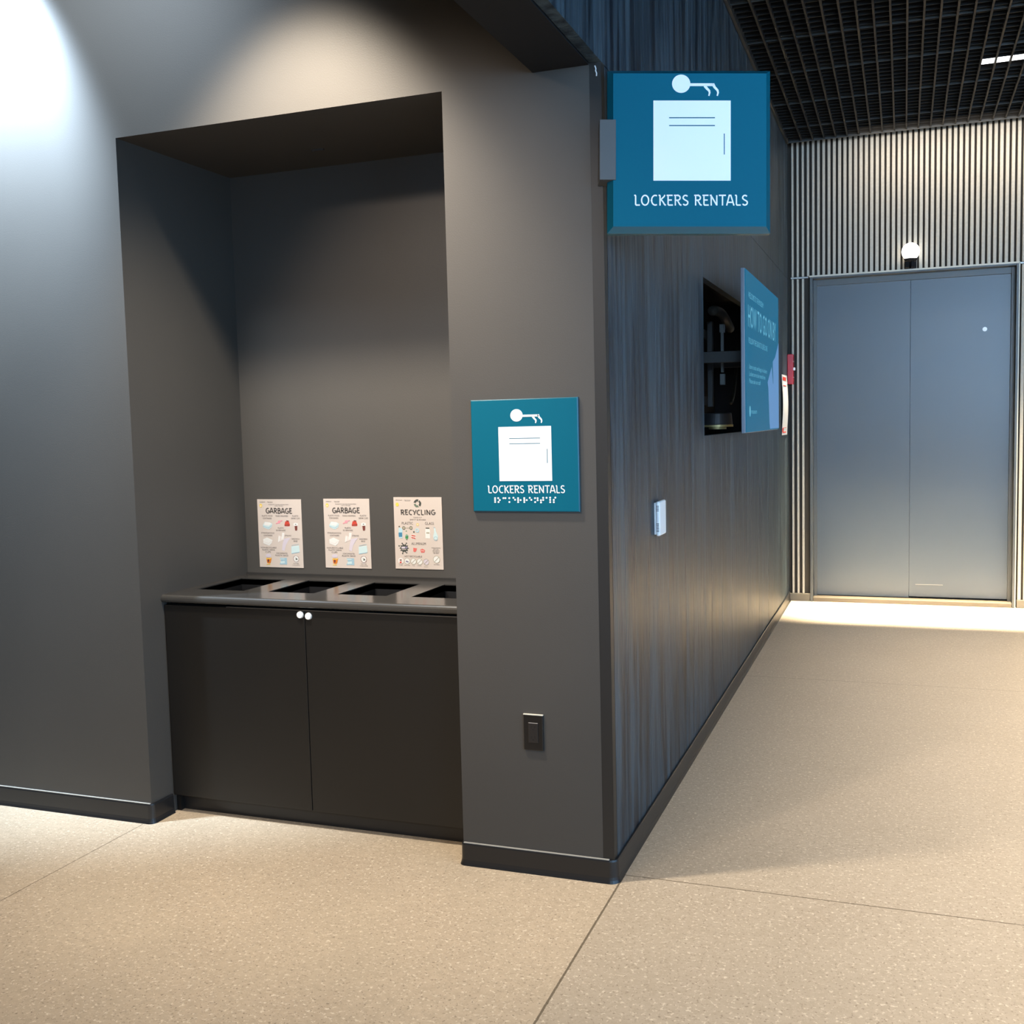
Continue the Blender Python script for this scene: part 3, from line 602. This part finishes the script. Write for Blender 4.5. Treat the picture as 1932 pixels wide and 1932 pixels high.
# hardware left visible in the recess
t = thing('screen_mount_plate', (-.185, 2.55, 1.83), (PI / 2, 0, PI / 2), 'black mount frame in the dark recess behind the blue screen', 'wall mount')
bm = bmesh.new(); add_box(bm, -.30, .45, .18, .23, 0, .02); add_box(bm, -.30, .45, -.20, -.15, 0, .02); add_box(bm, -.24, -.20, -.21, .28, .02, .05); add_box(bm, .30, .34, -.21, .28, .02, .05)
obj('mount_frame', bm, MATS['black_mount_steel'], t, bevel=.003)
bm = bmesh.new(); add_box(bm, .135, .150, -.02, .245, .125, .140); add_box(bm, .125, .165, .20, .245, .12, .145); add_box(bm, .13, .16, -.09, -.03, .12, .145)
obj('slim_rail', bm, mat('grey_rail_metal', (.09, .10, .10), .4, .4), t, bevel=.001)
bm = bmesh.new(); add_tube(bm, [(-.10 + .62 * i / 14, .30 + .035 * math.sin(PI * i / 14) - .05 * i / 14, .12) for i in range(15)], .026, 12)
tb = obj('cable_sleeve', bm, mat('olive_cable_sleeve', (.014, .014, .011), .7), t, smooth=True)
bm = bmesh.new(); add_tube(bm, [(.46 + .24 * math.sin(PI * .5 * i / 14), -.19 + .34 * (i / 14) ** 1.4, .13) for i in range(15)], .010, 10)
obj('loose_cable', bm, mat('tan_cable', (.04, .032, .02), .5), t, smooth=True)
t = thing('speaker_puck', (-.10, 2.80, 1.492), (0, 0, 0), 'small grey round device on the bottom ledge of the screen recess', 'device')
bm = bmesh.new(); add_cyl(bm, (0, 0, .022), .085, .07, 40, 'z', .078); obj('body', bm, mat('dark_grey_plastic', (.022, .022, .024), .5), t, bevel=.006)
bm = bmesh.new(); add_cyl(bm, (0, 0, .012), .088, .012, 40); add_cyl(bm, (0, 0, -.001), .05, .013, 30); obj('base_ring', bm, mat('brass_ring', (.45, .36, .16), .4, .5), t)

# ------------------------------------------------------------------ fire pull station and paper notice
t = thing('fire_alarm_pull_station', (.001, 5.752, 1.943), (PI / 2, 0, PI / 2), 'red fire alarm pull box with a white handle in the corridor corner', 'fire alarm')
box('housing', (-.050, .048, -.123, .122, 0, .046), RED, t, bevel=.004)
b = box('pull_handle', (-.045, -.012, -.012, .012, .046, .062), WHITE, t, bevel=.004); b['label'] = 'white pull handle'
bm = bmesh.new(); add_box(bm, -.035, .035, .060, .066, .046, .0475); add_box(bm, -.035, .035, -.07, -.064, .046, .0475); obj('label_strips', bm, WHITE, t)
t = thing('paper_notice', (.004, 5.24, 1.409), (PI / 2, 0, PI / 2), 'white paper notice with red bands, curling off the plank wall below the fire alarm', 'notice')
W_, H_ = .40, .477
def curl(v): return .010 * math.sin(PI * v) ** 1.5
def sheet(name, m, u0, u1, v0, v1, dz, nv=24):
    bm = bmesh.new(); F = [[bm.verts.new((u * W_, (v0 + (v1 - v0) * j / nv) * H_, curl(v0 + (v1 - v0) * j / nv) + dz + s)) for u in (u0, u1)] for s in (0, .0006) for j in range(nv + 1)]
    a, b_ = F[:nv + 1], F[nv + 1:]
    for j in range(nv):
        bm.faces.new((b_[j][0], b_[j][1], b_[j + 1][1], b_[j + 1][0])); bm.faces.new((a[j][1], a[j][0], a[j + 1][0], a[j + 1][1]))
        for k in (0, 1): bm.faces.new((a[j][k], b_[j][k], b_[j + 1][k], a[j + 1][k]))
    bm.faces.new((a[0][0], a[0][1], b_[0][1], b_[0][0])); bm.faces.new((a[-1][0], a[-1][1], b_[-1][1], b_[-1][0]))
    return obj(name, bm, m, t, smooth=False)
sheet('paper_sheet', mat('bright_paper', (.86, .85, .81), .7), 0, 1, 0, 1, 0)
sheet('red_heading', REDP, .12, .75, .905, .965, .0012, 4); sheet('red_line', REDP, .15, .75, .815, .828, .0012, 3)
sheet('red_footer', REDP, .10, .75, .035, .055, .0012, 3); sheet('red_logo', REDP, .02, .25, .05, .115, .0012, 3); sheet('red_rule', REDP, .1, .75, .115, .124, .0012, 3)

# ------------------------------------------------------------------ round lamp over the door
t = thing('globe_lamp', (.947, YD - .075, 2.828), (0, 0, 0), 'glowing round white lamp on a black bracket above the double door', 'lamp')
bm = bmesh.new(); bmesh.ops.create_uvsphere(bm, u_segments=32, v_segments=20, radius=.068)
obj('lamp_globe', bm, LAMP, t, smooth=True)
bm = bmesh.new(); add_box(bm, -.045, .045, .068, .074, -.125, .04)
for a in (-.038, .004): add_box(bm, a, a + .028, -.005, .068, -.122, -.060)
add_cyl(bm, (0, 0, -.078), .040, .022, 24, 'z', .052)
obj('lamp_bracket', bm, BLACK, t, bevel=.002)
# torn scrap at the pillar's top corner
bm = bmesh.new(); add_tube(bm, [(0, 0, .018), (.004, -.001, .008), (.003, -.002, .002), (.006, -.001, -.006), (.005, 0, -.014)], .0022, 6)
tag(obj('paper_scrap', bm, mat('pale_scrap', (.6, .6, .6), .6), loc=(-.020, -.004, 2.655)), 'tiny pale torn scrap at the top corner of the pillar under the beam', 'scrap')
